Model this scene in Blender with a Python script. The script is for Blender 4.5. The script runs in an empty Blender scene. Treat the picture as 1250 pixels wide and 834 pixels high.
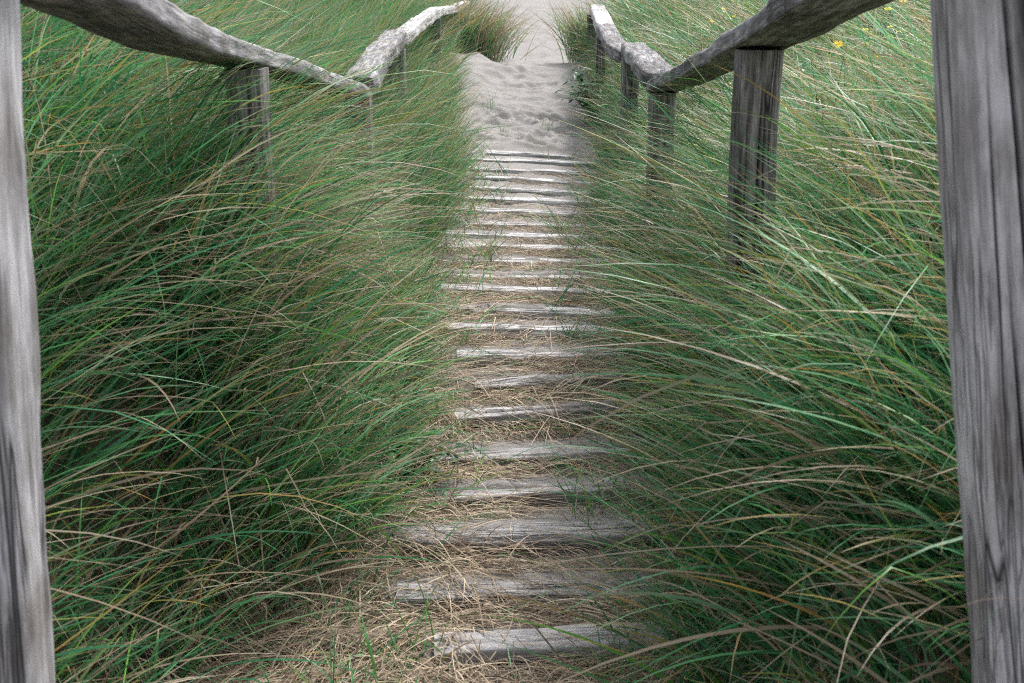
import bpy, math, random
import numpy as np

R = np.random.default_rng(11)
random.seed(5)
S = bpy.context.scene
COL = S.collection
PI = math.pi

# ------------------------------------------------------------------ measuring
FPX, PITCH, CAMZ = 1467.0, math.atan(447 / 1467.0), 1.65
CP, SP = math.cos(PITCH), math.sin(PITCH)


def at(px, py, d):
    """real-world point at ground distance d that the survey of the photo gives"""
    u, v = (px - 625) / FPX, (417 - py) / FPX
    y = CP + v * SP
    return np.array([u / y * d, d, CAMZ + (-SP + v * CP) / y * d])


# ------------------------------------------------------------------ noise
_T = R.random((256, 256))


def vnoise(x, y, s=1.0, seed=0):
    x = np.asarray(x, float) * s + seed * 17.3
    y = np.asarray(y, float) * s + seed * 31.7
    xi, yi = np.floor(x).astype(int), np.floor(y).astype(int)
    fx, fy = x - xi, y - yi
    fx, fy = fx * fx * (3 - 2 * fx), fy * fy * (3 - 2 * fy)
    g = lambda a, b: _T[a & 255, b & 255]
    return ((g(xi, yi) * (1 - fx) + g(xi + 1, yi) * fx) * (1 - fy) + (g(xi, yi + 1) * (1 - fx) + g(xi + 1, yi + 1) * fx) * fy) * 2 - 1


def fbm(x, y, s, seed, o=3):
    return sum(vnoise(x, y, s * 2 ** k, seed + k) * 0.5 ** k for k in range(o))


def sstep(a, b, x):
    t = np.clip((x - a) / (b - a), 0, 1)
    return t * t * (3 - 2 * t)


# ------------------------------------------------------------------ steps survey: y left, y right, x left, x right (photo px)
STEP = [(786, 772, 544, 800), (720, 712, 497, 790), (650, 640, 494, 790), (598, 584, 544, 795), (556, 540, 535, 800),
        (507, 490, 566, 815), (467, 456, 589, 790), (429, 426, 566, 770), (394, 403, 515, 745), (370, 380, 500, 745),
        (347, 357, 512, 742), (330, 335, 505, 749), (313, 317, 512, 745), (296, 301, 520, 742), (281, 289, 526, 740),
        (267, 276, 535, 742), (252, 263, 543, 735), (238, 247, 552, 735), (224, 235, 556, 730), (213, 223, 560, 725),
        (202, 211, 570, 722), (191, 199, 574, 722), (183, 190, 598, 692)]
SD = np.array([3.0 + 0.3 * i for i in range(len(STEP))])
SZ, SR = [], []
for (yl, yr, xl, xr), d in zip(STEP, SD):
    SZ.append(at(640, (yl + yr) / 2, d)[2])
    a, b = at(xl, yl, d), at(xr, yr, d)
    SR.append((b[2] - a[2]) / (b[0] - a[0]))
SZ, SR = np.array(SZ), np.array(SR)
ROLLF = np.where(SD < 5.2, 0.5, 0.85)
ROLL = SR * ROLLF
CZ_Y = np.concatenate([[-40, 0, 2.0], SD, [11, 12.3, 13.0, 13.5, 15, 16, 21, 28, 40, 70, 400]])
CZ_Z = np.concatenate([[SZ[0] + .0, SZ[0], SZ[0] - .01], SZ, [.40, .60, .73, .74, .60, .64, 1.06, 1.7, 2.3, 2.6, 2.8]])


def zc(y):
    return np.interp(y, CZ_Y, CZ_Z)


def xc(y):
    return np.interp(y, [0, 3, 6, 9.6, 12, 15, 20, 28, 60], [.0, .05, .05, .12, .14, .2, .45, .7, 1.5])


def hwl(y):
    return np.interp(y, [0, 2.5, 2.9, 3.3, 3.7, 4.6, 6, 9, 10, 12, 13, 14, 20, 28, 60], [1.05, 1.05, .92, .70, .56, .52, .55, .58, .70, .84, .97, .85, 1.05, 1.35, 2])


def hwr(y):
    return np.interp(y, [0, 2.4, 2.8, 3.6, 5, 6, 9, 12, 13, 20, 28, 60], [.5, .46, .50, .56, .58, .58, .60, .70, .75, 1.05, 1.4, 2])


def outside(x, y):
    c = xc(y)
    return np.where(x < c, (c - x) - hwl(y), (x - c) - hwr(y))


DENT = []
for i in range(260):
    yy = 9.9 + 12.4 * R.random() ** 1.5
    DENT.append((xc(yy) + R.normal(0, .26) * (1 + max(0, yy - 12) * .12), yy, .06 + .04 * R.random(), .07 + .05 * R.random(), (.010 + .017 * R.random()) * (1 if yy < 13 else .55), R.normal(0, .6)))


def H(x, y, fine=True):
    x, y = np.asarray(x, float), np.asarray(y, float)
    z = zc(y)
    a = outside(x, y)
    ap = np.maximum(a, 0)
    inb = 1 - sstep(-0.05, .5, a)
    z = z + np.interp(y, SD, ROLL) * np.clip(x - xc(y), -.7, .7) * inb * (1 - sstep(9.6, 11, y))
    k = np.where(x < 0, .33, .40)
    bank = 1.75 * (1 - np.exp(-ap * k)) * sstep(-.0, .35, ap)
    bank *= np.interp(y, [-5, 9, 13, 16, 40], [1, 1, .8, .75, .9])
    near = np.where(x < 0, sstep(1.6, 3.0, y) * .42 + .12, .42) * (1 - sstep(3.2, 6.2, y))
    z = z + near * sstep(0, .42, ap) * (1 - .6 * sstep(1.2, 3, ap))
    z = z + bank + sstep(.1, 1.2, ap) * (.09 * fbm(x, y, .9, 3) + .25 * sstep(2, 8, ap) * fbm(x, y, .22, 9))
    if fine:
        # sand washed off in front of every sleeper
        ph = ((y - 3.0) / .3) % 1.0
        drop = np.interp(y, [2.5, 4.5, 6, 7.5, 9.6], [.055, .05, .035, .022, .014])
        stair = (sstep(2.6, 2.8, y) * (1 - sstep(9.7, 9.9, y))) * inb
        saw = sstep(.12, .8, ph) * (1 - sstep(.975, 1.0, ph))
        z = z - drop * saw * stair - .008 * stair
        z = z + .012 * fbm(x, y, 6, 21) * inb * (1 - sstep(9, 9.6, y))
        sand = sstep(9.2, 10, y) * inb * (1 - .5 * sstep(13, 14.5, y))
        z = z + sstep(11, 13, y) * (1 - sstep(13.4, 15, y)) * (.12 * sstep(.2, -.7, x) + .08 * vnoise(x, y * .3, 1.7, 51) + .04 * vnoise(x, y * .5, 5, 53))
        z = z + sand * (.017 * vnoise(x * 2.0, y * 5.5, 1, 41) + .013 * vnoise(x * 4, y * 9, 1, 44) + .009 * vnoise(x * 9, y * 15, 1, 48) + .02 * fbm(x, y, 1.6, 46))
    return z


def tag(o, label=None, cat=None, group=None, kind=None):
    if label: o['label'] = label
    if cat: o['category'] = cat
    if group: o['group'] = group
    if kind: o['kind'] = kind
    return o


def empty(name, loc, label, cat, group=None):
    o = bpy.data.objects.new(name, None)
    COL.objects.link(o)
    o.location = tuple(float(v) for v in loc)
    o.empty_display_size = .1
    return tag(o, label, cat, group)


def mesh_np(name, V, F, mat, parent=None, smooth=True, attrs=()):
    """V (n,3), F list of faces or (m,k) array; world coordinates, moved into the parent's space"""
    me = bpy.data.meshes.new(name)
    V = np.asarray(V, np.float32)
    if parent is not None:
        V = V - np.array(parent.get('_o', parent.location), np.float32)
    if isinstance(F, np.ndarray):
        me.vertices.add(len(V))
        me.vertices.foreach_set('co', V.ravel())
        k = F.shape[1]
        me.loops.add(F.size)
        me.loops.foreach_set('vertex_index', F.ravel().astype(np.int32))
        me.polygons.add(len(F))
        me.polygons.foreach_set('loop_start', (np.arange(len(F)) * k).astype(np.int32))
        me.update(calc_edges=True)
    else:
        me.from_pydata(V.tolist(), [], F)
    for nm, typ, arr in attrs:
        at_ = me.attributes.new(nm, typ, 'POINT')
        at_.data.foreach_set('color' if 'COLOR' in typ else ('vector' if typ == 'FLOAT_VECTOR' else 'value'), np.asarray(arr, np.float32).ravel())
    if smooth:
        me.polygons.foreach_set('use_smooth', np.ones(len(me.polygons), bool))
    me.validate()
    me.materials.append(mat)
    o = bpy.data.objects.new(name, me)
    COL.objects.link(o)
    if parent is not None: o.parent = parent
    return o


# ------------------------------------------------------------------ materials
def new_mat(name):
    m = bpy.data.materials.new(name)
    m.use_nodes = True
    nt = m.node_tree
    for n in list(nt.nodes): nt.nodes.remove(n)
    out = nt.nodes.new('ShaderNodeOutputMaterial')
    return m, nt, out


def N(nt, typ, ins=None, **kw):
    n = nt.nodes.new(typ)
    for k, v in kw.items(): setattr(n, k, v)
    for k, v in (ins or {}).items():
        if isinstance(v, bpy.types.NodeSocket): nt.links.new(v, n.inputs[k])
        else: n.inputs[k].default_value = v
    return n


def ramp(nt, fac, stops):
    n = nt.nodes.new('ShaderNodeValToRGB')
    cr = n.color_ramp
    while len(cr.elements) < len(stops): cr.elements.new(.5)
    for e, (p, c) in zip(cr.elements, stops):
        e.position = p
        e.color = (*c, 1) if len(c) == 3 else c
    nt.links.new(fac, n.inputs[0])
    return n.outputs[0]


def mixc(nt, fac, a, b, mode='MIX'):
    n = nt.nodes.new('ShaderNodeMix')
    n.data_type = 'RGBA'
    n.blend_type = mode
    for sock, v in ((n.inputs[0], fac), (n.inputs[6], a), (n.inputs[7], b)):
        if isinstance(v, bpy.types.NodeSocket): nt.links.new(v, sock)
        elif isinstance(v, tuple): sock.default_value = (*v, 1)
        else: sock.default_value = v
    return n.outputs[2]


def math_n(nt, op, a, b=0.0, c=None):
    n = nt.nodes.new('ShaderNodeMath')
    n.operation = op
    for i, v in enumerate((a, b) if c is None else (a, b, c)):
        if isinstance(v, bpy.types.NodeSocket): nt.links.new(v, n.inputs[i])
        else: n.inputs[i].default_value = v
    return n.outputs[0]


def wood(name, lo, mid, hi, crack=.6, cross=0.0, lichen=0.0, stain=(.10, .085, .075), stain_amt=.5, bump=.5, gr=.75):
    m, nt, out = new_mat(name)
    uv = N(nt, 'ShaderNodeAttribute', attribute_name='wuv').outputs['Vector']

    def nz(sx, sy, detail=4, rough=.55, scale=1.0):
        mp = N(nt, 'ShaderNodeMapping', {'Vector': uv, 'Scale': (sx, sy, 1)})
        return N(nt, 'ShaderNodeTexNoise', {'Vector': mp.outputs[0], 'Scale': scale, 'Detail': detail, 'Roughness': rough}).outputs[0]
    grain = nz(11, 260, 5, .75)
    streak = nz(4.5, 70, 6, .68)
    blot = nz(3.2, 9, 4, .6)
    base = ramp(nt, streak, [(.36, lo), (.5, mid), (.63, hi)])
    base = mixc(nt, gr, base, ramp(nt, grain, [(.32, (.42, .42, .42)), (.66, (1.25, 1.25, 1.25))]), 'MULTIPLY')
    base = mixc(nt, min(1, gr * 1.4), base, ramp(nt, nz(10, 34, 6, .72), [(.36, (.55, .54, .54)), (.52, (1, 1, 1)), (.7, (1.18, 1.18, 1.2))]), 'MULTIPLY')
    base = mixc(nt, math_n(nt, 'MULTIPLY', ramp(nt, blot, [(.48, (0, 0, 0)), (.66, (1, 1, 1))]), stain_amt), base, stain)

    def lines(sx, sy, w, thr):
        n = nz(sx, sy, 2, .45)
        d = math_n(nt, 'ABSOLUTE', math_n(nt, 'SUBTRACT', n, .5))
        ln = ramp(nt, d, [(0, (1, 1, 1)), (w, (0, 0, 0))])
        gate = ramp(nt, nz(1.3, 7, 2), [(thr, (0, 0, 0)), (thr + .06, (1, 1, 1))])
        return math_n(nt, 'MULTIPLY', ln, gate)
    ck = math_n(nt, 'MAXIMUM', lines(.55, 16, .016, .46), math_n(nt, 'MULTIPLY', lines(1.6, 48, .03, .48), .8))
    ck = math_n(nt, 'MAXIMUM', ck, math_n(nt, 'MULTIPLY', lines(5, 110, .05, .5), .6))
    if cross:
        ck = math_n(nt, 'MAXIMUM', ck, math_n(nt, 'MULTIPLY', lines(24, 5, .06, .5), cross))
    base = mixc(nt, math_n(nt, 'MULTIPLY', ck, crack), base, (.012, .011, .011))
    if lichen:
        mp = N(nt, 'ShaderNodeMapping', {'Vector': uv, 'Scale': (1, 1, 1)})
        v = N(nt, 'ShaderNodeTexNoise', {'Vector': mp.outputs[0], 'Scale': 26, 'Detail': 5, 'Roughness': .7}).outputs[0]
        g2 = N(nt, 'ShaderNodeTexNoise', {'Vector': mp.outputs[0], 'Scale': 5, 'Detail': 3}).outputs[0]
        f = math_n(nt, 'MULTIPLY', ramp(nt, v, [(.52, (0, 0, 0)), (.58, (1, 1, 1))]), ramp(nt, g2, [(.45, (0, 0, 0)), (.6, (1, 1, 1))]))
        base = mixc(nt, math_n(nt, 'MULTIPLY', f, lichen), base, mixc(nt, g2, (.42, .43, .36), (.30, .30, .12)))
    dm = N(nt, 'ShaderNodeAttribute', attribute_name='damp_and_shade').outputs['Fac']  # damp stain plus the dirt and shade painted into grooves
    dmf = math_n(nt, 'MULTIPLY', dm, ramp(nt, nz(9, 40, 4, .7), [(.40, (1, 1, 1)), (.66, (.72, .72, .72))]))
    base = mixc(nt, dmf, base, (.022, .021, .022))
    h = math_n(nt, 'SUBTRACT', math_n(nt, 'MULTIPLY_ADD', grain, .5, streak), math_n(nt, 'MULTIPLY', ck, 1.6))
    bp = N(nt, 'ShaderNodeBump', {'Height': h, 'Strength': bump, 'Distance': .006})
    p = N(nt, 'ShaderNodeBsdfPrincipled', {'Base Color': base, 'Roughness': .82, 'Normal': bp.outputs[0], 'Specular IOR Level': .25})
    nt.links.new(p.outputs[0], out.inputs[0])
    return m


M_POST = wood('weathered_post_wood', (.125, .115, .11), (.27, .255, .25), (.46, .44, .44), .95, 0, .0, (.07, .065, .065), .55, .7)
M_NEARPOST = wood('pale_post_wood', (.34, .335, .35), (.51, .505, .525), (.67, .665, .69), .95, 0, 0, (.16, .138, .12), .75, .7, .4)
M_DARKPOST = wood('dark_post_wood', (.05, .047, .047), (.12, .11, .11), (.24, .22, .21), .95, 0, 0, (.05, .045, .04), .5, .8)
M_RAIL = wood('rail_wood', (.12, .115, .125), (.26, .25, .265), (.44, .43, .45), .8, .75, .4, (.06, .055, .055), .65, .6)
M_RAILPALE = wood('bleached_rail_wood', (.34, .33, .33), (.5, .49, .49), (.68, .67, .66), .7, .35, .15, (.28, .27, .26), .4, .6, .4)
M_STEPGREY = wood('grey_step_wood', (.31, .30, .31), (.45, .44, .455), (.58, .57, .59), .85, 0, .25, (.25, .235, .225), .5, .7, .4)
M_STEP = wood('bleached_step_wood', (.42, .41, .42), (.57, .56, .575), (.69, .68, .70), .75, 0, 0, (.40, .38, .37), .35, .5, .3)


def blade_mat(name, trans=.3, rough=.5, spec=.3):
    m, nt, out = new_mat(name)
    c = N(nt, 'ShaderNodeAttribute', attribute_name='tint').outputs['Color']
    p = N(nt, 'ShaderNodeBsdfPrincipled', {'Base Color': c, 'Roughness': rough, 'Specular IOR Level': spec})
    t = N(nt, 'ShaderNodeBsdfTranslucent', {'Color': c})
    mx = N(nt, 'ShaderNodeMixShader', {0: trans, 1: p.outputs[0], 2: t.outputs[0]})
    nt.links.new(mx.outputs[0], out.inputs[0])
    return m


M_GRASS = blade_mat('marram_blade', .34, .40, .45)
M_STRAW = blade_mat('dry_straw_blade', .12, .7, .15)
M_LEAF = blade_mat('green_leaf', .25, .4, .4)
M_PETAL = blade_mat('petal', .3, .6, .2)


def ground_mat():
    m, nt, out = new_mat('dune_sand')
    geo = N(nt, 'ShaderNodeNewGeometry').outputs['Position']
    cov = N(nt, 'ShaderNodeAttribute', attribute_name='cover').outputs['Fac']
    n1 = N(nt, 'ShaderNodeTexNoise', {'Vector': geo, 'Scale': 3.0, 'Detail': 6, 'Roughness': .6}).outputs[0]
    n2 = N(nt, 'ShaderNodeTexNoise', {'Vector': geo, 'Scale': 420.0, 'Detail': 3, 'Roughness': .7}).outputs[0]
    n3 = N(nt, 'ShaderNodeTexNoise', {'Vector': geo, 'Scale': 38.0, 'Detail': 5, 'Roughness': .7}).outputs[0]
    sand = ramp(nt, n1, [(.3, (.225, .215, .207)), (.7, (.31, .297, .288))])
    sand = mixc(nt, .5, sand, ramp(nt, n2, [(.25, (.12, .114, .11)), (.6, (.31, .295, .288))]), 'MIX')
    litter = ramp(nt, n3, [(.3, (.05, .038, .028)), (.7, (.16, .125, .09))])
    f = math_n(nt, 'ADD', cov, math_n(nt, 'MULTIPLY', math_n(nt, 'SUBTRACT', n3, .5), .7))
    base = mixc(nt, ramp(nt, f, [(.4, (0, 0, 0)), (.62, (1, 1, 1))]), sand, litter)
    h = math_n(nt, 'ADD', math_n(nt, 'MULTIPLY', n3, .7), math_n(nt, 'MULTIPLY', n2, .25))
    bp = N(nt, 'ShaderNodeBump', {'Height': h, 'Strength': .5, 'Distance': .02})
    p = N(nt, 'ShaderNodeBsdfPrincipled', {'Base Color': base, 'Roughness': .95, 'Specular IOR Level': .1, 'Normal': bp.outputs[0]})
    nt.links.new(p.outputs[0], out.inputs[0])
    return m


# ------------------------------------------------------------------ ground
def graded(stops):
    o = []
    for (a, b, s) in stops: o.append(np.arange(a, b, s))
    return np.concatenate(o + [[stops[-1][1]]])


gx = graded([(-300, -60, 30), (-60, -12, 4), (-12, -4, .5), (-4, -1.2, .12), (-1.2, 1.5, .022), (1.5, 4, .12), (4, 12, .5), (12, 60, 4), (60, 300, 30)])
gy = graded([(-60, -10, 5), (-10, 0, .5), (0, 2.4, .1), (2.4, 13, .02), (13, 22, .045), (22, 40, .4), (40, 100, 4), (100, 400, 30)])
GX, GY = np.meshgrid(gx, gy)
GZ = H(GX, GY)
for (dx, dy, rx, ry, dep, an) in DENT:       # footprints
    ix = (gx > dx - .5) & (gx < dx + .5)
    iy = (gy > dy - .6) & (gy < dy + .6)
    sub = np.ix_(iy, ix)
    X_, Y_ = GX[sub] - dx, GY[sub] - dy
    q = np.sqrt(((X_ * math.cos(an) + Y_ * math.sin(an)) / rx) ** 2 + ((-X_ * math.sin(an) + Y_ * math.cos(an)) / ry) ** 2)
    GZ[sub] += dep * (-np.exp(-q ** 4 * .8) + .55 * np.exp(-((q - 1.35) / .3) ** 2))
ny, nx = GX.shape
idx = np.arange(nx * ny).reshape(ny, nx)
F = np.stack([idx[:-1, :-1], idx[:-1, 1:], idx[1:, 1:], idx[1:, :-1]], -1).reshape(-1, 4)
A = outside(GX, GY)
cover = sstep(-.08, .3, A) * np.where(GY > 9, .9, 1) + .30 * (1 - sstep(6.0, 8.5, GY))
cover = np.clip(cover, 0, 1)
cover = np.where(GY > 30, np.maximum(cover, sstep(2.5, 4, A)), cover)
g = mesh_np('ground', np.stack([GX, GY, GZ], -1).reshape(-1, 3), F, ground_mat(), attrs=[('cover', 'FLOAT', cover)])
tag(g, kind='structure')


# ------------------------------------------------------------------ timbers
def catmull(P, n):
    P = np.array(P, float)
    if len(P) == 2:
        t = np.linspace(0, 1, n)[:, None]
        return P[0] * (1 - t) + P[1] * t
    Q = np.vstack([2 * P[0] - P[1], P, 2 * P[-1] - P[-2]])
    out = []
    for u in np.linspace(0, len(P) - 1 - 1e-6, n):
        i = int(u); f = u - i
        a, b, c, d = Q[i:i + 4]
        out.append(.5 * ((2 * b) + (-a + c) * f + (2 * a - 5 * b + 4 * c - d) * f * f + (-a + 3 * b - 3 * c + d) * f ** 3))
    return np.array(out)


def section(kind, w, h, n):
    """outline (n,2): side, up. plank lies with its flat underside on 0; square is centred"""
    t = np.linspace(0, 2 * PI, n, endpoint=False)
    if kind == 'plank':
        c, s = np.cos(t), np.sin(t)
        x = np.sign(c) * np.abs(c) ** .16 * w / 2
        y = np.where(s > 0, np.abs(s) ** .42 * h * .62, -np.abs(s) ** .14 * h * .38) + h * .38
    else:
        e = {'square': .34, 'round': .8}[kind]
        c, s = np.cos(t), np.sin(t)
        x = np.sign(c) * np.abs(c) ** e * w / 2
        y = np.sign(s) * np.abs(s) ** e * h / 2
    # resample evenly
    P = np.stack([x, y], 1)
    L = np.r_[0, np.cumsum(np.linalg.norm(np.diff(np.vstack([P, P[:1]]), axis=0), axis=1))]
    q = np.linspace(0, L[-1], n, endpoint=False)
    P2 = np.vstack([P, P[:1]])
    return np.stack([np.interp(q, L, P2[:, 0]), np.interp(q, L, P2[:, 1])], 1), L[-1]


_seed = [0]


def timber(name, mat, pts, w, h, kind='plank', n=40, along=40, up=(0, 0, 1), grooves=(), rough=.004, parent=None, wave=.0, wscale=None, twist=0.0, round_end=.0, damp_and_shade=None):
    _seed[0] += 1
    sd = _seed[0]
    P = catmull(pts, along)
    T = np.gradient(P, axis=0)
    T /= np.linalg.norm(T, axis=1)[:, None]
    Lc = np.r_[0, np.cumsum(np.linalg.norm(np.diff(P, axis=0), axis=1))]
    up = np.array(up, float)
    sec, per = section(kind, w, h, n)
    cen = np.array([0, h * .4 if kind == 'plank' else 0])
    V, U, DM = [], [], []
    for i in range(along):
        side = np.cross(T[i], up); side /= np.linalg.norm(side)
        u2 = np.cross(side, T[i])
        a = twist * Lc[i]
        side, u2 = side * math.cos(a) + u2 * math.sin(a), u2 * math.cos(a) - side * math.sin(a)
        sp = np.arange(n) / n
        r = sec - cen
        k = np.ones(n)
        gd = np.zeros(n)
        if wscale is not None: k = k * np.interp(Lc[i] / Lc[-1], np.linspace(0, 1, len(wscale)), wscale)
        if round_end:
            e = min(Lc[i], Lc[-1] - Lc[i]) / round_end
            if e < 1: k = k * (.72 + .28 * math.sqrt(max(0, 1 - (1 - e) ** 2)))
        for (s0, wd, dep, dr, fr) in grooves:      # (place round the section, width m, depth m, drift, from..to)
            if not (fr[0] <= Lc[i] / Lc[-1] <= fr[1]): continue
            s0i = s0 + dr * (Lc[i] / Lc[-1]) + .006 * vnoise(Lc[i] * 3, s0 * 50, 1, sd)
            dd = np.abs((sp - s0i + .5) % 1 - .5) * per
            fade = min(1, 6 * (Lc[i] / Lc[-1] - fr[0]), 6 * (fr[1] - Lc[i] / Lc[-1]))
            gd = np.maximum(gd, .95 * max(0, min(1, fade)) * min(1, dep / .012) * np.exp(-(dd / (wd * 1.1)) ** 2))  # crack dirt, doubling as painted shade inside the groove
            k = k - max(0, fade) * dep / np.maximum(np.linalg.norm(r, axis=1), .01) * np.exp(-(dd / wd) ** 2)
        rn = rough * (fbm(np.full(n, Lc[i] * 3.0), np.sin(sp * 2 * PI) * 1.2 + np.cos(sp * 2 * PI) * 1.7, 1.5, sd) + .35 * vnoise(np.full(n, Lc[i] * 1.2), sp * per * 60, 1, sd + 3))
        k = k + rn / np.maximum(np.linalg.norm(r, axis=1), .01)
        q = cen + r * k[:, None]
        off = wave * np.array([vnoise(Lc[i], 0, 1.3, sd), vnoise(Lc[i], 5, 1.3, sd)])
        DM.append(np.maximum(gd, 0 if damp_and_shade is None else damp_and_shade(sp, Lc[i] / Lc[-1])))
        V.append(P[i] + np.outer(q[:, 0] + off[0], side) + np.outer(q[:, 1] + off[1], u2))
        U.append(np.stack([np.full(n, Lc[i] + sd * 7.1), np.minimum(sp, 1 - sp) * per + np.where(sp > .5, .003, 0) + sd * 3.3, np.full(n, sd * 1.7)], 1))
    V, U, DM = np.concatenate(V), np.concatenate(U), np.concatenate(DM)
    DM = np.concatenate([DM, DM[:n], DM[-n:], [0, 0]])
    Fs = []
    for i in range(along - 1):
        for j in range(n):
            a, b = i * n + j, i * n + (j + 1) % n
            Fs.append((a, b, b + n, a + n))
    # end caps on their own vertices so that the edge stays crisp
    nb = len(V)
    V = np.vstack([V, V[:n], V[-n:], V[:n].mean(0), V[-n:].mean(0)])
    U = np.vstack([U, U[:n], U[-n:], U[:n].mean(0), U[-n:].mean(0)])
    U[nb:, 0] = U[nb:, 0] + (V[nb:, 2] * 4)
    c0, c1 = nb + 2 * n, nb + 2 * n + 1
    for j in range(n):
        k2 = (j + 1) % n
        Fs.append((c0, nb + k2, nb + j))
        Fs.append((c1, nb + n + j, nb + n + k2))
    o = mesh_np(name, V, Fs, mat, parent, attrs=[('wuv', 'FLOAT_VECTOR', U), ('damp_and_shade', 'FLOAT', DM)])
    return o


def post(parent, top, bot, w, mat, h=None, grooves=(), kind='square', n=72, along=60, sink=.35, damp_and_shade=None):
    """top and bottom surveyed points on one post; runs on down into the ground"""
    a, b = np.array(top), np.array(bot)
    d = (b - a) / (a[2] - b[2])
    zg = float(H(b[0], b[1], False)) - sink
    b2 = a + d * (a[2] - zg)
    return timber('post', mat, [b2, a], w, h or w, kind, n, along, up=(0, 1, 0), grooves=grooves, rough=.004, parent=parent, damp_and_shade=damp_and_shade)


# --- handrail beside the yellow flowers
hr = empty('timber_handrail', (.72, 5.9, float(H(.72, 5.9, False))), 'weathered grey timber handrail with a tall cracked post, in front of the yellow flowers', 'handrail')
Z = lambda px, py, d: at(px, py, d)
post(hr, Z(1207, -110, 1.6), Z(1248, 834, 1.6), .128, M_NEARPOST, n=420, along=160,
     grooves=[(.603, .0026, .030, .18, (0, 1)), (.678, .0022, .024, .148, (.3, .76)), (.80, .0016, .010, .03, (.55, .95)), (.72, .0016, .010, .03, (.35, .6)), (.60, .002, .010, .05, (.3, .8))],
     damp_and_shade=lambda s, t: 1.0 * sstep(.0, .05, (.603 + .18 * t) - s - .004) * sstep(.60, .78, t + .03 * np.sin(s * 90)) * (s > .4) + .5 * sstep(.46, .41, t) * sstep(.74, .66, s) * (s > .4))
post(hr, Z(926, 60, 3.4), Z(914, 310, 3.4), .122, M_POST, n=180, along=90,
     grooves=[(.70, .0025, .012, .01, (0, 1)), (.745, .003, .016, -.01, (.2, 1)), (.79, .002, .009, .01, (0, .8)), (.83, .003, .010, 0, (.3, 1)), (.66, .002, .007, .01, (.1, .7))])
post(hr, Z(809, 112, 5.9), Z(806, 190, 5.9), .125, M_POST, grooves=[(.72, .004, .012, 0, (0, 1)), (.8, .003, .010, 0, (0, 1))])
post(hr, Z(770, 70, 8.5), Z(769, 105, 8.5), .12, M_POST, grooves=[(.74, .004, .012, 0, (0, 1))])
post(hr, Z(733, 42, 11.2), Z(733, 85, 11.2), .085, M_POST)
post(hr, Z(723, 18, 13.4), Z(723, 80, 13.4), .11, M_DARKPOST)
timber('rail', M_RAIL, [at(1115, -165, 1.25) * 1 + np.array([.12, 0, 0]), Z(1135, -75, 1.75), Z(1020, 14, 2.4), Z(934, 60, 3.4), Z(868, 86, 4.5), Z(809, 114, 5.98)], .162, .058, 'plank', 56, 130,
       rough=.005, parent=hr, wave=.012, wscale=[1, 1.05, 1, 1.04, .98, 1.02, .92])
timber('rail', M_RAIL, [Z(807, 110, 5.86) + np.array([.01, .135, .0]), Z(790, 88, 7.0), Z(773, 67, 8.75)], .17, .085, 'plank', 48, 60, rough=.007, parent=hr, wave=.008, round_end=.05)
timber('rail', M_RAIL, [Z(771, 73, 8.72) + np.array([-.02, .06, -.02]), Z(752, 66, 9.9), Z(739, 42, 11.3)], .165, .10, 'plank', 40, 50, rough=.007, parent=hr, wave=.006, round_end=.05)
timber('rail', M_RAILPALE, [Z(739, 42, 11.33), Z(729, 17, 13.6)], .165, .10, 'plank', 40, 40, rough=.006, parent=hr, round_end=.06)

# --- handrail half sunk in the long grass
hl = empty('timber_handrail', (-.74, 5.7, float(H(-.74, 5.7, False))), 'weathered timber handrail sagging into long grass, its far end bleached white', 'handrail')
post(hl, Z(-66, -110, 1.5), Z(1, 834, 1.5), .122, M_NEARPOST, n=380, along=140,
     grooves=[(.83, .002, .018, .02, (.3, 1)), (.78, .0016, .010, -.01, (0, .7)), (.85, .0016, .010, .0, (.1, .9))])
post(hl, Z(300, 84, 3.65), Z(313, 270, 3.65), .115, M_POST, n=140, along=70, grooves=[(.72, .003, .012, 0, (0, 1)), (.8, .003, .010, 0, (0, 1))])
post(hl, Z(438, 118, 5.7), Z(441, 190, 5.7), .115, M_POST, grooves=[(.74, .004, .012, 0, (0, 1))])
post(hl, Z(484, 60, 8.3), Z(485, 110, 8.3), .115, M_POST)
post(hl, Z(531, 14, 12.0), Z(531, 60, 12.0), .11, M_DARKPOST)
timber('rail', M_RAIL, [Z(-190, -110, 1.2), Z(85, 8, 2.0), Z(200, 56, 2.75), Z(287, 80, 3.65), Z(365, 102, 4.6), Z(436, 119, 5.75)], .165, .06, 'plank', 56, 130,
       rough=.005, parent=hl, wave=.010, wscale=[1, 1.05, 1, .95, 1, .9])
timber('rail', M_RAIL, [Z(437, 116, 5.7) + np.array([0, .09, 0]), Z(462, 78, 7.0), Z(483, 52, 8.6)], .155, .09, 'plank', 48, 60, rough=.006, parent=hl, wave=.008, round_end=.06)
timber('rail', M_RAILPALE, [Z(485, 57, 8.5), Z(509, 37, 10.2), Z(533, 19, 12.2)],   .13, .085, 'plank', 44, 60, rough=.006, parent=hl, round_end=.03)
timber('rail', M_RAILPALE, [Z(534, 19, 12.27), Z(551, 16, 14.0), Z(568, 9, 16.0)], .12, .08, 'plank', 32, 30, rough=.006, parent=hl)

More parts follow.
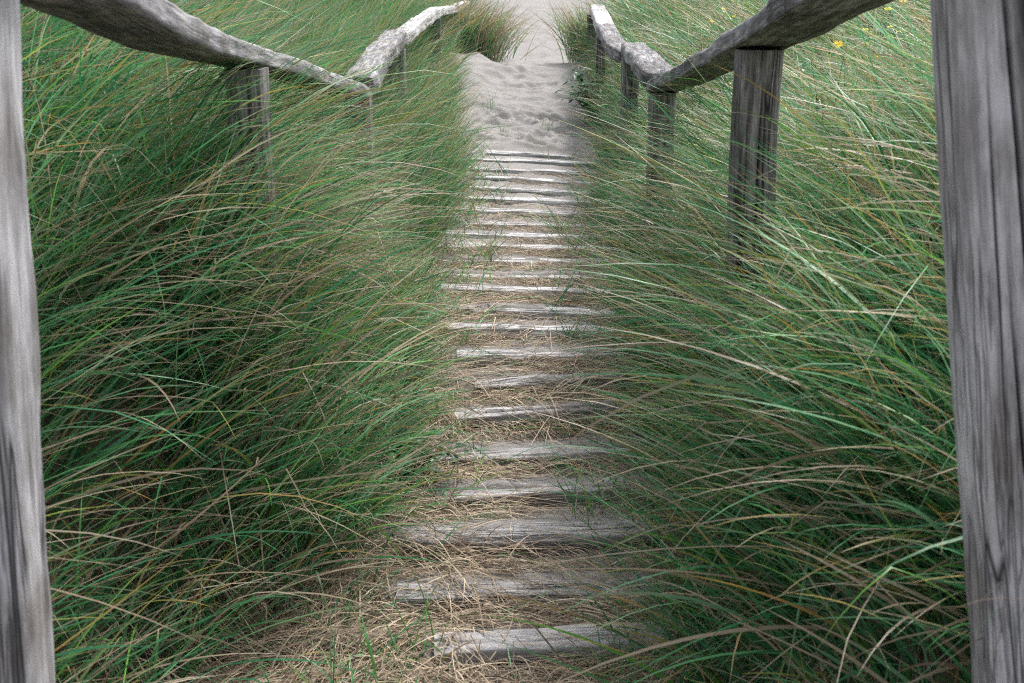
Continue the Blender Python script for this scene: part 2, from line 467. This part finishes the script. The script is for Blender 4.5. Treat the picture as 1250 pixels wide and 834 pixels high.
# --- sleepers
ORD = 'first second third fourth fifth sixth seventh eighth ninth tenth eleventh twelfth thirteenth fourteenth fifteenth sixteenth seventeenth eighteenth nineteenth twentieth twenty-first twenty-second twenty-third'.split()
SPL = []
for i, ((yl, yr, xl, xr), d) in enumerate(zip(STEP, SD)):
    a, b = at(xl, yl, d), at(xr, yr, d)
    drop = (a[2] - b[2]) * (1 - ROLLF[i])
    # rest of the slant seen in the photo is the sleeper lying askew
    sl = np.interp(d, SD, np.gradient(SZ, SD))
    vis = (d * .47 / FPX * 815) if False else 0
    depth_px = (CAMZ - SZ[i]) / d
    yaw = (b[2] - a[2]) * (1 - ROLLF[i]) / max(.12, depth_px + sl)
    c = (a + b) / 2
    zl = SZ[i] + ROLL[i] * (a[0] - xc(d)); zr = SZ[i] + ROLL[i] * (b[0] - xc(d))
    A_ = np.array([a[0] - .03, d - yaw / 2, zl + .002]); B_ = np.array([b[0] + .03, d + yaw / 2, zr + .002])
    wd = .098 + .012 * R.random()
    if i > 0: wd *= .9
    if i > 2: wd *= .86
    if i > 9: wd = .074
    th = .05
    A_[2] -= th / 2; B_[2] -= th / 2
    mid = (A_ + B_) / 2 + np.array([0, R.normal(0, .006), R.normal(0, .003)])
    sink = 0 if i in (0, 2, 5) else R.uniform(0, .012) if i < 9 else R.uniform(0, .006)
    A_[2] -= sink + R.uniform(0, .012) * (i > 0); B_[2] -= sink; mid[2] -= sink + .004 * R.random()
    extra = {0: 'broad split grey timber step in straw',
             1: 'grey timber step partly buried by straw',
             5: 'broad pale timber step running askew',
             6: 'short grey timber step half covered by straw',
             7: 'narrow pale timber step behind thick straw',
             22: 'thin white timber step half buried in sand'}.get(i)
    if extra is None:
        extra = 'grey timber step among dry straw' if i < 8 else ('pale timber step among straw and grass' if i < 16 else 'white timber step set in sand')
    if i == 22: lab = extra + ', topmost of the steps'
    else: lab = extra + ', ' + ORD[i] + ' from the near end'
    o = timber('timber_step', M_STEPGREY if i < 7 else M_STEP, [A_, mid, B_], th, wd, 'square', 40, 46, up=(0, 1, .08), rough=.007, wave=.004,
               grooves=[(R.choice([.02, .97, .05]), .003, .008, R.normal(0, .02), (0, R.uniform(.4, 1)))])
    tag(o, lab, 'wooden step', 'timber steps laid across the dune path')
    SPL.append((A_, B_, wd))


def plank_lift(x, y):
    """height of sleeper tops above ground where they lie, else -1"""
    out = np.full(np.shape(x), -9.0)
    for (a, b, w) in SPL:
        t = np.clip((x - a[0]) / (b[0] - a[0]), 0, 1)
        yy = a[1] + (b[1] - a[1]) * t
        zz = a[2] + (b[2] - a[2]) * t + .027
        inside = (np.abs(y - yy) < w / 2 + .005) & (x > a[0]) & (x < b[0])
        out = np.where(inside, zz, out)
    return out


# ------------------------------------------------------------------ blades
GREENS = np.array([(.040, .165, .062), (.056, .225, .088), (.090, .27, .10), (.024, .125, .042), (.125, .29, .055), (.15, .32, .17), (.050, .20, .095)])
STRAWS = np.array([(.50, .41, .30), (.43, .345, .255), (.36, .285, .21), (.58, .49, .37), (.28, .215, .155)])
YELLOW = np.array([(.40, .29, .09), (.46, .33, .14), (.42, .27, .09), (.36, .36, .09), (.46, .37, .24)])


def ribbons(base, phi, th0, th1, L, W, dphi, pw, seg, roll, c0, c1, tip, name, mat, label, follow=None, parent=None, sag=0):
    """long tapering blades. base (n,3); phi: azimuth; th: angle from vertical at foot and tip"""
    n = len(base)
    t = np.linspace(0, 1, seg + 1)
    tm = (t[:-1] + t[1:]) / 2
    th = th0[:, None] + (th1 - th0)[:, None] * tm[None] ** pw[:, None]
    kk = (R.random(n) < .05)[:, None] * (tm[None] > R.uniform(.35, .85, n)[:, None]) * R.uniform(.4, 1.3, n)[:, None]
    if follow is None: th = np.minimum(th + kk, 2.7)
    ph = phi[:, None] + dphi[:, None] * tm[None]
    dl = (L / seg)[:, None]
    D = np.stack([np.sin(th) * np.cos(ph), np.sin(th) * np.sin(ph), np.cos(th)], -1)
    P = np.concatenate([np.zeros((n, 1, 3)), np.cumsum(D * dl[..., None], 1)], 1) + base[:, None]
    if follow is not None: P = follow(P)
    T = np.gradient(P, axis=1)
    T /= np.linalg.norm(T, axis=2)[..., None] + 1e-9
    hz = np.stack([-np.sin(phi), np.cos(phi), np.zeros(n)], -1)[:, None]
    B = np.cross(T, np.broadcast_to(hz, T.shape))
    sd = hz * np.cos(roll)[:, None, None] + B * np.sin(roll)[:, None, None]
    sd = sd - T * (sd * T).sum(-1, keepdims=True)
    sd /= np.linalg.norm(sd, axis=2)[..., None] + 1e-9
    prof = np.minimum(1, .65 + t * 2) * (1 - t ** 2.6) + .03
    hw = (W[:, None] * prof[None] / 2)[..., None]
    V = np.stack([P - sd * hw, P + sd * hw], 2).reshape(-1, 3)      # n,(seg+1),2
    k = np.arange(n)[:, None] * (seg + 1) * 2 + np.arange(seg)[None] * 2
    F = np.stack([k, k + 1, k + 3, k + 2], -1).reshape(-1, 4)
    m = sstep(tip[:, None] - .18, tip[:, None] + .18, t[None])[..., None]
    C = c0[:, None] * (1 - m) + c1[:, None] * m
    C = np.repeat(C[:, :, None], 2, 2).reshape(-1, 3)
    C = np.concatenate([C, np.ones((len(C), 1))], 1)
    return mesh_np(name, V, F, mat, parent, attrs=[('tint', 'FLOAT_COLOR', C)])


def blade_colours(n, dead, yellow, tipp):
    """n blades: share of dead ones, of yellowing ones and of green ones with a dry tip"""
    u = R.random(n)
    c0 = GREENS[R.integers(0, len(GREENS), n)] * R.uniform(.8, 1.45, (n, 1))
    dr = STRAWS[R.integers(0, len(STRAWS), n)] * R.uniform(.65, 1.1, (n, 1))
    ye = YELLOW[R.integers(0, len(YELLOW), n)] * R.uniform(.8, 1.15, (n, 1))
    isd, isy = u < dead, (u >= dead) & (u < dead + yellow)
    c0 = np.where(isd[:, None], dr, c0)
    c1 = np.where(isd[:, None], dr * .95, c0 * 1.15)
    c1 = np.where(isy[:, None], ye, c1)
    rt = (~isd) & (~isy) & (R.random(n) < tipp)
    c1 = np.where(rt[:, None], np.where(R.random((n, 1)) < .6, dr, ye), c1)
    tip = np.where(isy, R.uniform(.2, .7, n), np.where(rt, R.uniform(.6, .95, n), R.uniform(.3, .8, n)))
    return c0, c1, tip


def clumps(n_c, ymin, ymax, side, amax, amin=0.0, ypow=1.0):
    """tussock positions beside the path (distance a beyond its edge)"""
    y = ymin + (ymax - ymin) * R.random(n_c) ** ypow
    a = amin + (amax - amin) * R.random(n_c)
    e = .15 * fbm(y * 1.0, y * 0 + side, 1.3, 77) + .07 * fbm(y, y * 0 + side * 3, 4, 79)
    x = np.where(side < 0, xc(y) - hwl(y) - a - e, xc(y) + hwr(y) + a + e)
    return x, y, a


def grass(name, label, side, zones):
    parts = []
    for z in zones:
        x, y, a = clumps(z['n'], *z['y'], side, z['a'][1], z['a'][0], z.get('ypow', 1))
        keep = (np.hypot(x, y) > 1.25) & (y > np.where(x > 0, 1.72, 1.8))
        keep &= (x > 0) | (y > 3.3) | (R.random(len(x)) < .5)
        # keep only what the view and a step to its side could show
        keep &= np.abs(x) < .56 * y + 1.6
        if z.get('open'): keep &= ~((x / y > -.262) & (x / y < -.185) & (y > 2.2) & (y < 3.62) & (R.random(len(x)) < .2))
        keep &= R.random(len(x)) < z.get('thin', lambda x, y, a: np.ones_like(x))(x, y, a)
        x, y, a = x[keep], y[keep], a[keep]
        per = R.integers(z['per'][0], z['per'][1], len(x))
        ci = np.repeat(np.arange(len(x)), per)
        n = len(ci)
        rad = z.get('rad', .09)
        bx, by = x[ci] + R.normal(0, rad, n), y[ci] + R.normal(0, rad, n)
        ba = outside(bx, by)
        ok = ba > -.04
        ci, bx, by, ba = ci[ok], bx[ok], by[ok], ba[ok]
        n = len(ci)
        cphi = z['phi'](x, y) + R.normal(0, z.get('cspread', .3), len(x))
        phi = cphi[ci] + R.normal(0, z['spread'], n)
        rnd = R.random(n) < z.get('stray', .12)
        phi = np.where(rnd, R.uniform(0, 2 * PI, n), phi)
        cl = R.uniform(.72, 1.2, len(x))
        L = R.uniform(*z['L'], n) * cl[ci] * np.clip(.62 + .7 * ba, .5, 1.0)
        L = np.where((bx > 0) & (by < 2.15), L * .62, L)
        L = np.where((bx < 0) & (np.abs(by - 5.1) < 1.4) & (bx > -1.1), L * np.where(bx > -.86, .66, .8), L)
        th0 = np.abs(R.normal(z.get('th0', .35), .22, n))
        th1 = np.clip(R.normal(z['th1'], .30, n), .4, 2.3)
        W = R.uniform(*z['W'], n) * np.minimum(np.exp(R.normal(-.06, .32, n)), 1.5)
        dead = z['dead'] * (1 if side < 0 else .6 + 1.1 * sstep(.3, 1.3, ba))
        c0, c1, tip = blade_colours(n, dead, z.get('yellow', .10), z.get('tip', .35))
        # dead leaves lie lower in the tussock
        dd = (c0[:, 0] > c0[:, 1])
        th0 = np.where(dd, th0 + R.uniform(.1, .6, n), th0)
        th1 = np.where(dd, th1 + R.uniform(0, .35, n), th1)
        base = np.stack([bx, by, H(bx, by, False) - .02], -1)
        o = ribbons(base, phi, th0, th1, L, W, R.normal(0, .25, n), R.uniform(.8, 1.6, n), z.get('seg', 7), R.normal(0, .7, n), c0, c1, tip, name, M_GRASS, label)
        tag(o, z['label'], 'grass', kind='stuff')
        parts.append(n)
    return parts


LEFT = [
    dict(n=17, y=(2.95, 3.55), a=(0.05, 0.6), per=(45, 70), phi=lambda x, y: np.full_like(x, .1), spread=.5, cspread=.3, stray=.12, L=(.75, 1.1), W=(.0042, .0080), th0=.3, th1=1.1, dead=.22,
         yellow=.08, tip=.35, seg=9, label='tall marram grass veiling the middle post of the sagging rail'),
    dict(n=800, y=(1.3, 5.2), a=(0.0, 2.6), per=(40, 75), phi=lambda x, y: np.full_like(x, -.05), spread=.7, cspread=.65, stray=.2, L=(.6, 1.15), W=(.0042, .0082), th0=.5, th1=1.35, dead=.22,
         yellow=.08, tip=.42, seg=9, label='deep green long marram grass arching to the path beside the near post and sagging rail'),
    dict(n=1400, y=(5.2, 13.6), a=(0.0, 4.2), per=(38, 62), phi=lambda x, y: np.full_like(x, .15), spread=.5, cspread=.42, stray=.12, L=(.5, .95), W=(.0048, .0084), th0=.4, th1=1.0, dead=.15,
         yellow=.11, tip=.4, label='wind-swept yellowish green marram grass behind the sagging rail and beside the upper steps'),
    dict(n=2000, y=(13.6, 30), a=(0.2, 13), per=(20, 32), phi=lambda x, y: np.full_like(x, .1), spread=.45, stray=.1, L=(.55, 1.0), W=(.009, .015), th0=.35, th1=1.1, dead=.25,
         yellow=.15, tip=.5, seg=5, ypow=1.3, label='pale yellow-green marram grass on the far dune left of the sand opening'),
]
RIGHT = [
    dict(n=20, y=(2.5, 3.25), a=(-.02, 0.3), per=(40, 60), phi=lambda x, y: np.full_like(x, PI), spread=.7, cspread=.5, stray=.25, L=(.6, .9), W=(.0042, .0080), th0=.3, th1=1.2, dead=.22,
         yellow=.12, tip=.4, seg=9, label='tufts of marram grass hiding the foot of the tall cracked post'),
    dict(n=820, y=(1.4, 5.2), a=(0.0, 2.6), per=(40, 75), phi=lambda x, y: np.full_like(x, PI + .2), spread=.9, cspread=.7, stray=.35, L=(.45, 1.05), W=(.0042, .0084), th0=.55, th1=1.4, dead=.21,
         yellow=.13, tip=.4, seg=9, label='tangled green marram grass with straw-coloured tips around the thick cracked post'),
    dict(n=1400, y=(5.2, 13.6), a=(0.0, 4.2), per=(38, 62), phi=lambda x, y: np.full_like(x, PI - .1), spread=1.1, cspread=.9, stray=.4, L=(.4, .85), W=(.0048, .0084), th0=.5, th1=1.4, dead=.28,
         yellow=.10, tip=.45, label='matted green and straw marram grass behind the rail with the yellow flowers'),
    dict(n=2000, y=(13.6, 30), a=(0.2, 13), per=(20, 32), phi=lambda x, y: np.full_like(x, PI - .1), spread=.8, stray=.2, L=(.5, .95), W=(.009, .015), th0=.35, th1=1.2, dead=.22,
         yellow=.12, tip=.5, seg=5, ypow=1.3, label='dark green marram grass on the far dune right of the sand opening'),
]
grass('marram_grass', '', -1, LEFT)
grass('marram_grass', '', 1, RIGHT)


# short blades that have seeded themselves among the steps
n = 620
yy = 2.6 + 6.9 * R.random(n)
sx = np.where(R.random(n) < .5, -1, 1) * (.58 - .42 * R.random(n) ** 1.6)
k = R.random(n) < .25 + .75 * sstep(.1, .6, fbm(sx, yy, 1.6, 88) + .4)
yy, sx = yy[k], sx[k]
ci = np.repeat(np.arange(len(yy)), R.integers(3, 13, len(yy)))
n = len(ci)
bx, by = xc(yy[ci]) + sx[ci] + R.normal(0, .03, n), yy[ci] + R.normal(0, .03, n)
c0, c1, tip = blade_colours(n, .2, .12, .4)
tag(ribbons(np.stack([bx, by, H(bx, by) - .015], -1), R.uniform(0, 2 * PI, n), np.abs(R.normal(.5, .3, n)), np.clip(R.normal(1.3, .3, n), .3, 2.1), R.uniform(.08, .38, n) * R.uniform(.6, 1.2, len(yy))[ci],
            R.uniform(.003, .0058, n), R.normal(0, .3, n), R.uniform(.8, 1.6, n), 6, R.normal(0, .7, n), c0, c1, tip, 'short_grass', M_GRASS, ''),
    'short green grass blades sprouting between the timber steps', 'grass', kind='stuff')

# ------------------------------------------------------------------ dry straw on the path
def straw(n, yr, xr, dens, label, green=.04, Lr=(.05, .30), hmax=.034, wr=(.0019, .0043)):
    y = R.uniform(*yr, n); x = xc(y) + R.uniform(*xr, n)
    k = R.random(n) < dens(x, y)
    x, y = x[k], y[k]
    n = len(x)
    pl = plank_lift(x, y) > -1
    phi = fbm(x, y, 2.5, 91) * 1.3 + R.normal(0, .55, n) + np.where(R.random(n) < .5, PI, 0)
    L = R.uniform(*Lr, n)
    for t in np.linspace(0, 1, 9):
        pl |= plank_lift(x + np.cos(phi) * L * t, y + np.sin(phi) * L * t) > -1
    k = (~pl) | (R.random(n) < np.where(x < xc(y) - .2, .11, .035) * np.interp(y, [3, 5.5, 8], [1.3, 1, .5]) + .07 * sstep(.2, .5, fbm(x, y, 2.3, 71)))
    x, y, phi, L = x[k], y[k], phi[k], L[k]; n = len(x)
    off = R.random(n) * hmax
    arch = R.normal(0, .02, n)

    def follow(P):
        """lies as straight as it can: on the mat that fills the hollows, or across what sticks out"""
        sm = H(P[..., 0], P[..., 1], False)
        g_ = H(P[..., 0], P[..., 1])
        pz = plank_lift(P[..., 0], P[..., 1])
        m = np.maximum(np.maximum(g_, sm - .046 + off[:, None]), np.where(pz > -1, pz + .002, -9))
        s = np.linspace(0, 1, P.shape[1])[None]
        lin = m[:, :1] * (1 - s) + m[:, -1:] * s
        lift = np.max(m - lin, 1, keepdims=True)
        P = P.copy()
        P[..., 2] = lin + np.clip(lift, 0, .03) + .002 + np.abs(arch)[:, None] * np.sin(PI * s)
        return P
    c = STRAWS[R.integers(0, len(STRAWS), n)] * R.uniform(.5, 1.25, (n, 1))
    c *= np.array([1.0, .99, 1.0])
    gr = R.random(n) < green
    c = np.where(gr[:, None], GREENS[R.integers(0, len(GREENS), n)] * 1.2, c)
    base = np.stack([x, y, x * 0], -1)
    o = ribbons(base, phi, np.full(n, PI / 2), np.full(n, PI / 2), L, R.uniform(*wr, n), R.normal(0, .4, n), np.ones(n), 6, R.normal(0, .5, n), c, c * R.uniform(.8, 1.15, (n, 1)), R.uniform(.3, .8, n), 'dry_straw', M_STRAW, label, follow=follow)
    return tag(o, label, 'straw', kind='stuff')


def dens_near(x, y):
    d = np.clip(.62 + 1.0 * fbm(x, y, 2.0, 61), .04, 1)
    ph = ((y - 3.0) / .3) % 1.0
    d *= .55 + .6 * np.exp(-((ph - .75) / .25) ** 2)
    d *= 1 - .86 * sstep(6.2, 8.4, y)
    return d


straw(120000, (2.1, 9.2), (-1.0, .95), dens_near, 'brown dry straw matted over the path between the timber steps')
straw(1500, (2.3, 6.6), (-.95, .8), lambda x, y: np.clip(.6 + .6 * fbm(x, y, 1.7, 66), .05, 1), 'long loose pale straw stalks lying on top of the straw mat', green=.10, Lr=(.2, .5), hmax=.045, wr=(.0025, .0048))
straw(500, (8.6, 12.2), (-.6, .6), lambda x, y: .1 + .5 * sstep(.25, .55, np.abs(x - xc(y))), 'scattered straw stalks on the bare sand above the steps', green=.25, Lr=(.06, .25), hmax=.01)


# ------------------------------------------------------------------ single tufts and small plants
def tuft(name, label, cat, x, y, n, L, rad, phi0, spread, th1, dead, yellow=.1, W=(.004, .006), group=None, seg=7):
    bx, by = x + R.normal(0, rad, n), y + R.normal(0, rad, n)
    base = np.stack([bx, by, H(bx, by) - .02], -1)
    phi = np.where(R.random(n) < .15, R.uniform(0, 2 * PI, n), phi0 + R.normal(0, spread, n))
    c0, c1, tip = blade_colours(n, dead, yellow, .4)
    o = ribbons(base, phi, np.abs(R.normal(.25, .2, n)), np.clip(R.normal(th1, .3, n), .2, 2.2), R.uniform(*L, n), R.uniform(*W, n), R.normal(0, .2, n), R.uniform(.8, 1.5, n), seg,
                R.normal(0, .7, n), c0, c1, tip, name, M_GRASS, label)
    return tag(o, label, cat, group)


p = at(592, 66, 14.4)
tuft('grass_tussock', 'rusty-based grass tussock behind the sand crest, below the white rail end', 'grass tussock', p[0] - .30, 14.2, 1500, (.5, .95), .22, .1, .7, 1.1, .42, .25, (.006, .010))
p = at(706, 60, 13.9)
tuft('grass_tussock', 'upright grass tussock at the foot of the far rail post', 'grass tussock', p[0] + .17, 13.8, 620, (.45, .85), .13, PI, .8, .75, .30, .2, (.006, .010))
for (px, py, d, n, lab) in [(598, 96, 11.3, 14, 'thin green grass sprig on the bare sand below the crest'),
                            (612, 148, 10.4, 10, 'thin grass sprig on trodden sand just above the topmost step'),
                            (668, 141, 10.6, 14, 'flat yellowing grass sprig in the middle of the trodden sand')]:
    q = at(px, py, d)
    tuft('grass_sprig', lab, 'grass sprig', q[0], d, n, (.12, .3), .03, 0, 1.5, 1.3, .2, .2, (.003, .005))


def leaf_mesh(C, nrm_az, tilt, ln, wd):
    """pointed oval leaves, folded a little along the midrib; returns V, F"""
    prof = [(0, .04), (.25, .8), (.5, 1), (.75, .7), (1, .03)]
    V, F = [], []
    for c, az, ti, l, w in zip(C, nrm_az, tilt, ln, wd):
        d = np.array([math.cos(az) * math.cos(ti), math.sin(az) * math.cos(ti), math.sin(ti)])
        s = np.array([-math.sin(az), math.cos(az), 0])
        u = np.cross(d, s)
        k = len(V)
        for (t, pw_) in prof:
            m = c + d * l * t - np.array([0, 0, .25 * l * t * t])
            V += [m - s * w * pw_ / 2 + u * -.12 * w * pw_, m, m + s * w * pw_ / 2 + u * -.12 * w * pw_]
        for i in range(4):
            a = k + i * 3
            F += [(a, a + 1, a + 4, a + 3), (a + 1, a + 2, a + 5, a + 4)]
    return np.array(V), F


def leafy(name, label, cat, x, y, n, spread, hgt, ln, wd, cols, stems=7):
    z0 = float(H(x, y))
    e = empty(name, (x, y, z0), label, cat)
    SV, SF, C, AZ, TI = [], [], [], [], []
    tips = []
    for s in range(stems):
        az = R.uniform(0, 2 * PI); r = spread * R.uniform(.3, 1); hh = hgt * R.uniform(.5, 1)
        P = [np.array([x, y, z0 - .02]), np.array([x + .45 * r * math.cos(az), y + .45 * r * math.sin(az), z0 + hh * .7]), np.array([x + r * math.cos(az), y + r * math.sin(az), z0 + hh])]
        tips.append(P)
        Q = catmull(P, 7)
        k = len(SV)
        for i, q in enumerate(Q):
            rr = .003 * (1 - .6 * i / 6)
            for j in range(5): SV.append(q + np.array([math.cos(j * 1.2566) * rr, math.sin(j * 1.2566) * rr, 0]))
        for i in range(6):
            for j in range(5): SF.append((k + i * 5 + j, k + i * 5 + (j + 1) % 5, k + i * 5 + 5 + (j + 1) % 5, k + i * 5 + 5 + j))
        for m in range(n // stems):
            t = R.uniform(.15, 1)
            q = Q[min(6, int(t * 6.99))]
            C.append(q + R.normal(0, .012, 3)); AZ.append(az + R.normal(0, 1.2)); TI.append(R.normal(.3, .4))
    V, F = leaf_mesh(C, AZ, TI, ln * R.uniform(.6, 1.2, len(C)), wd * R.uniform(.6, 1.2, len(C)))
    cc = np.repeat(np.array(cols)[R.integers(0, len(cols), len(C))] * R.uniform(.75, 1.25, (len(C), 1)), 15, 0)
    mesh_np('foliage', V, F, M_LEAF, e, attrs=[('tint', 'FLOAT_COLOR', np.concatenate([cc, np.ones((len(cc), 1))], 1))])
    SV = np.array(SV)
    sc = np.tile([.06, .10, .04, 1], (len(SV), 1))
    mesh_np('stem', SV, SF, M_LEAF, e, attrs=[('tint', 'FLOAT_COLOR', sc)])
    return e, tips


DG = [(.025, .085, .03), (.04, .12, .035), (.03, .10, .045)]


def gpoint(px, py):
    """where the line of sight through that place of the photo meets the ground"""
    for d in np.arange(1.5, 25, .02):
        q = at(px, py, d)
        if q[2] < H(q[0], q[1]): break
    return q


for (px, py, lab, n, sp, hg, ln) in [
        (468, 486, 'dark green broad-leaved weed at the straw edge beside the middle steps', 60, .14, .12, .06),
        (486, 588, 'low dark green weed beside the fourth step from the near end', 60, .14, .10, .055),
        (790, 566, 'low bright green weed by the end of a step under overhanging grass', 50, .12, .09, .05),
        (352, 470, 'dark green leafy weed deep in the grass beneath the purple flower', 60, .15, .2, .06)]:
    q = gpoint(px, py)
    leafy('leafy_weed', lab, 'weed', q[0] + .05, q[1] - .05, n * 2, sp * 1.2, hg + .10, ln * 1.1, ln * .55, DG, stems=12)
q = at(722, 110, 10.9)
leafy('leafy_shrub', 'dark green small-leaved shrub spilling over sand by the far rail posts', 'shrub', q[0] + .02, 10.9, 600, .36, .5, .06, .032, DG, stems=30)


def blossoms(parent, name, pts, rad, col, petals=9):
    """each flower head a small daisy: ring of petals and a domed centre"""
    for c in pts:
        V, F = [], []
        c = np.array(c)
        for k in range(petals):
            a = 2 * PI * k / petals + R.normal(0, .1)
            d = np.array([math.cos(a), math.sin(a), .25]); s = np.array([-math.sin(a), math.cos(a), 0])
            b = len(V)
            V += [c + d * rad * .25 - s * rad * .1, c + d * rad * .25 + s * rad * .1, c + d * rad + s * rad * .2, c + d * rad * 1.15, c + d * rad - s * rad * .2]
            F.append((b, b + 1, b + 2, b + 3, b + 4))
        b = len(V)
        V.append(c + np.array([0, 0, rad * .35]))
        for k in range(8): V.append(c + np.array([math.cos(k * PI / 4) * rad * .4, math.sin(k * PI / 4) * rad * .4, rad * .1]))
        for k in range(8): F.append((b, b + 1 + k, b + 1 + (k + 1) % 8))
        cc = np.tile([*col, 1], (len(V), 1)) * np.array([*R.uniform(.85, 1.1, 3), 1])
        ti, az = R.uniform(.2, 1.2), R.normal(-PI / 2, .9)
        ax = np.array([-math.sin(az), math.cos(az), 0])
        W_ = np.array(V) - c
        W_ = W_ * math.cos(ti) + np.cross(ax, W_) * math.sin(ti) + ax * (W_ @ ax)[:, None] * (1 - math.cos(ti))
        V = W_ + c
        mesh_np(name, np.array(V), F, M_PETAL, parent, smooth=False, attrs=[('tint', 'FLOAT_COLOR', cc)])


for (px, py, d, k, lab) in [(1044, 24, 5.6, 6, 'yellow-flowered ragwort just under the edge of the rail'),
                            (1076, 26, 5.9, 7, 'tall yellow-flowered ragwort between the rail and the thick post'),
                            (1070, 3, 6.6, 4, 'yellow-flowered ragwort at the upper edge, highest of the yellow plants'),
                            (1018, 40, 5.0, 2, 'small sparse ragwort hanging lowest under the rail'),
                            (884, 20, 7.6, 2, 'yellow-flowered ragwort showing over the rail near its middle post'),
                            (858, 42, 7.2, 1, 'tiny yellow ragwort peeping over the rail left of its middle post')]:
    d -= .35
    q = at(px, py, d)
    zg = float(H(q[0], q[1], False))
    e, tips = leafy('ragwort_plant', lab, 'yellow flower', q[0], q[1], 60, .10, max(.3, q[2] - zg), .06, .02, [(.10, .2, .07), (.07, .16, .06)], stems=5)
    tops = [tp[2] for tp in tips]
    pts = []
    for j in range(k):
        b = tops[j % len(tops)]
        pts.append(np.array([q[0] + R.normal(0, .05), q[1] + R.normal(0, .05), q[2] + R.normal(0, .07)]))
    blossoms(e, 'flower', pts, .016 if d < 6.5 else .010, (.85, .68, .03))
q = at(343, 438, 4.0)
e, tips = leafy('vetch_plant', 'small purple wild flower in the grass left of the steps', 'purple flower', q[0], q[1], 24, .06, max(.2, q[2] - float(H(q[0], q[1], False))), .03, .012, DG, stems=3)
blossoms(e, 'flower', [q + R.normal(0, .014, 3) for _ in range(7)], .009, (.28, .06, .34), 6)

# ------------------------------------------------------------------ light, sky, camera
EL, AZ = math.radians(58), math.radians(38)      # AZ: from +y towards +x
w = bpy.data.worlds.new('World')
S.world = w
w.use_nodes = True
nt = w.node_tree
bg = nt.nodes['Background']
sky = nt.nodes.new('ShaderNodeTexSky')
sky.sky_type = 'NISHITA'
sky.sun_disc = False
sky.sun_elevation = EL
sky.sun_rotation = AZ
sky.air_density, sky.dust_density, sky.ozone_density = 1.0, 4.0, 1.0
hs = nt.nodes.new('ShaderNodeHueSaturation')
hs.inputs['Saturation'].default_value = .35
nt.links.new(sky.outputs[0], hs.inputs['Color'])
nt.links.new(hs.outputs[0], bg.inputs[0])
bg.inputs[1].default_value = .11
ld = bpy.data.lights.new('sun', 'SUN')
ld.energy, ld.angle, ld.color = 1.5, math.radians(11), (1, .97, .93)
lo = bpy.data.objects.new('sun', ld)
COL.objects.link(lo)
from mathutils import Vector
sv = Vector((math.sin(AZ) * math.cos(EL), math.cos(AZ) * math.cos(EL), math.sin(EL)))
lo.rotation_euler = (-sv).to_track_quat('-Z', 'Y').to_euler()
lo.location = (0, 0, 20)

cd = bpy.data.cameras.new('camera')
cd.sensor_width = 36
cd.lens = FPX / 1250 * 36
cd.clip_start, cd.clip_end = .05, 2000
cd.dof.use_dof = True
cd.dof.focus_distance = 5.6
cd.dof.aperture_fstop = 8.0
co = bpy.data.objects.new('camera', cd)
COL.objects.link(co)
co.location = (0, 0, CAMZ)
co.rotation_euler = (PI / 2 - PITCH, 0, 0)
S.camera = co
S.view_settings.view_transform = 'Standard'
S.view_settings.look = 'None'
S.view_settings.exposure = 1.48
S.view_settings.gamma = 1
S.cycles.use_denoising = False
S.cycles.filter_width = 1.05
S.cycles.max_bounces = 6
S.cycles.diffuse_bounces = 4
S.cycles.transmission_bounces = 4
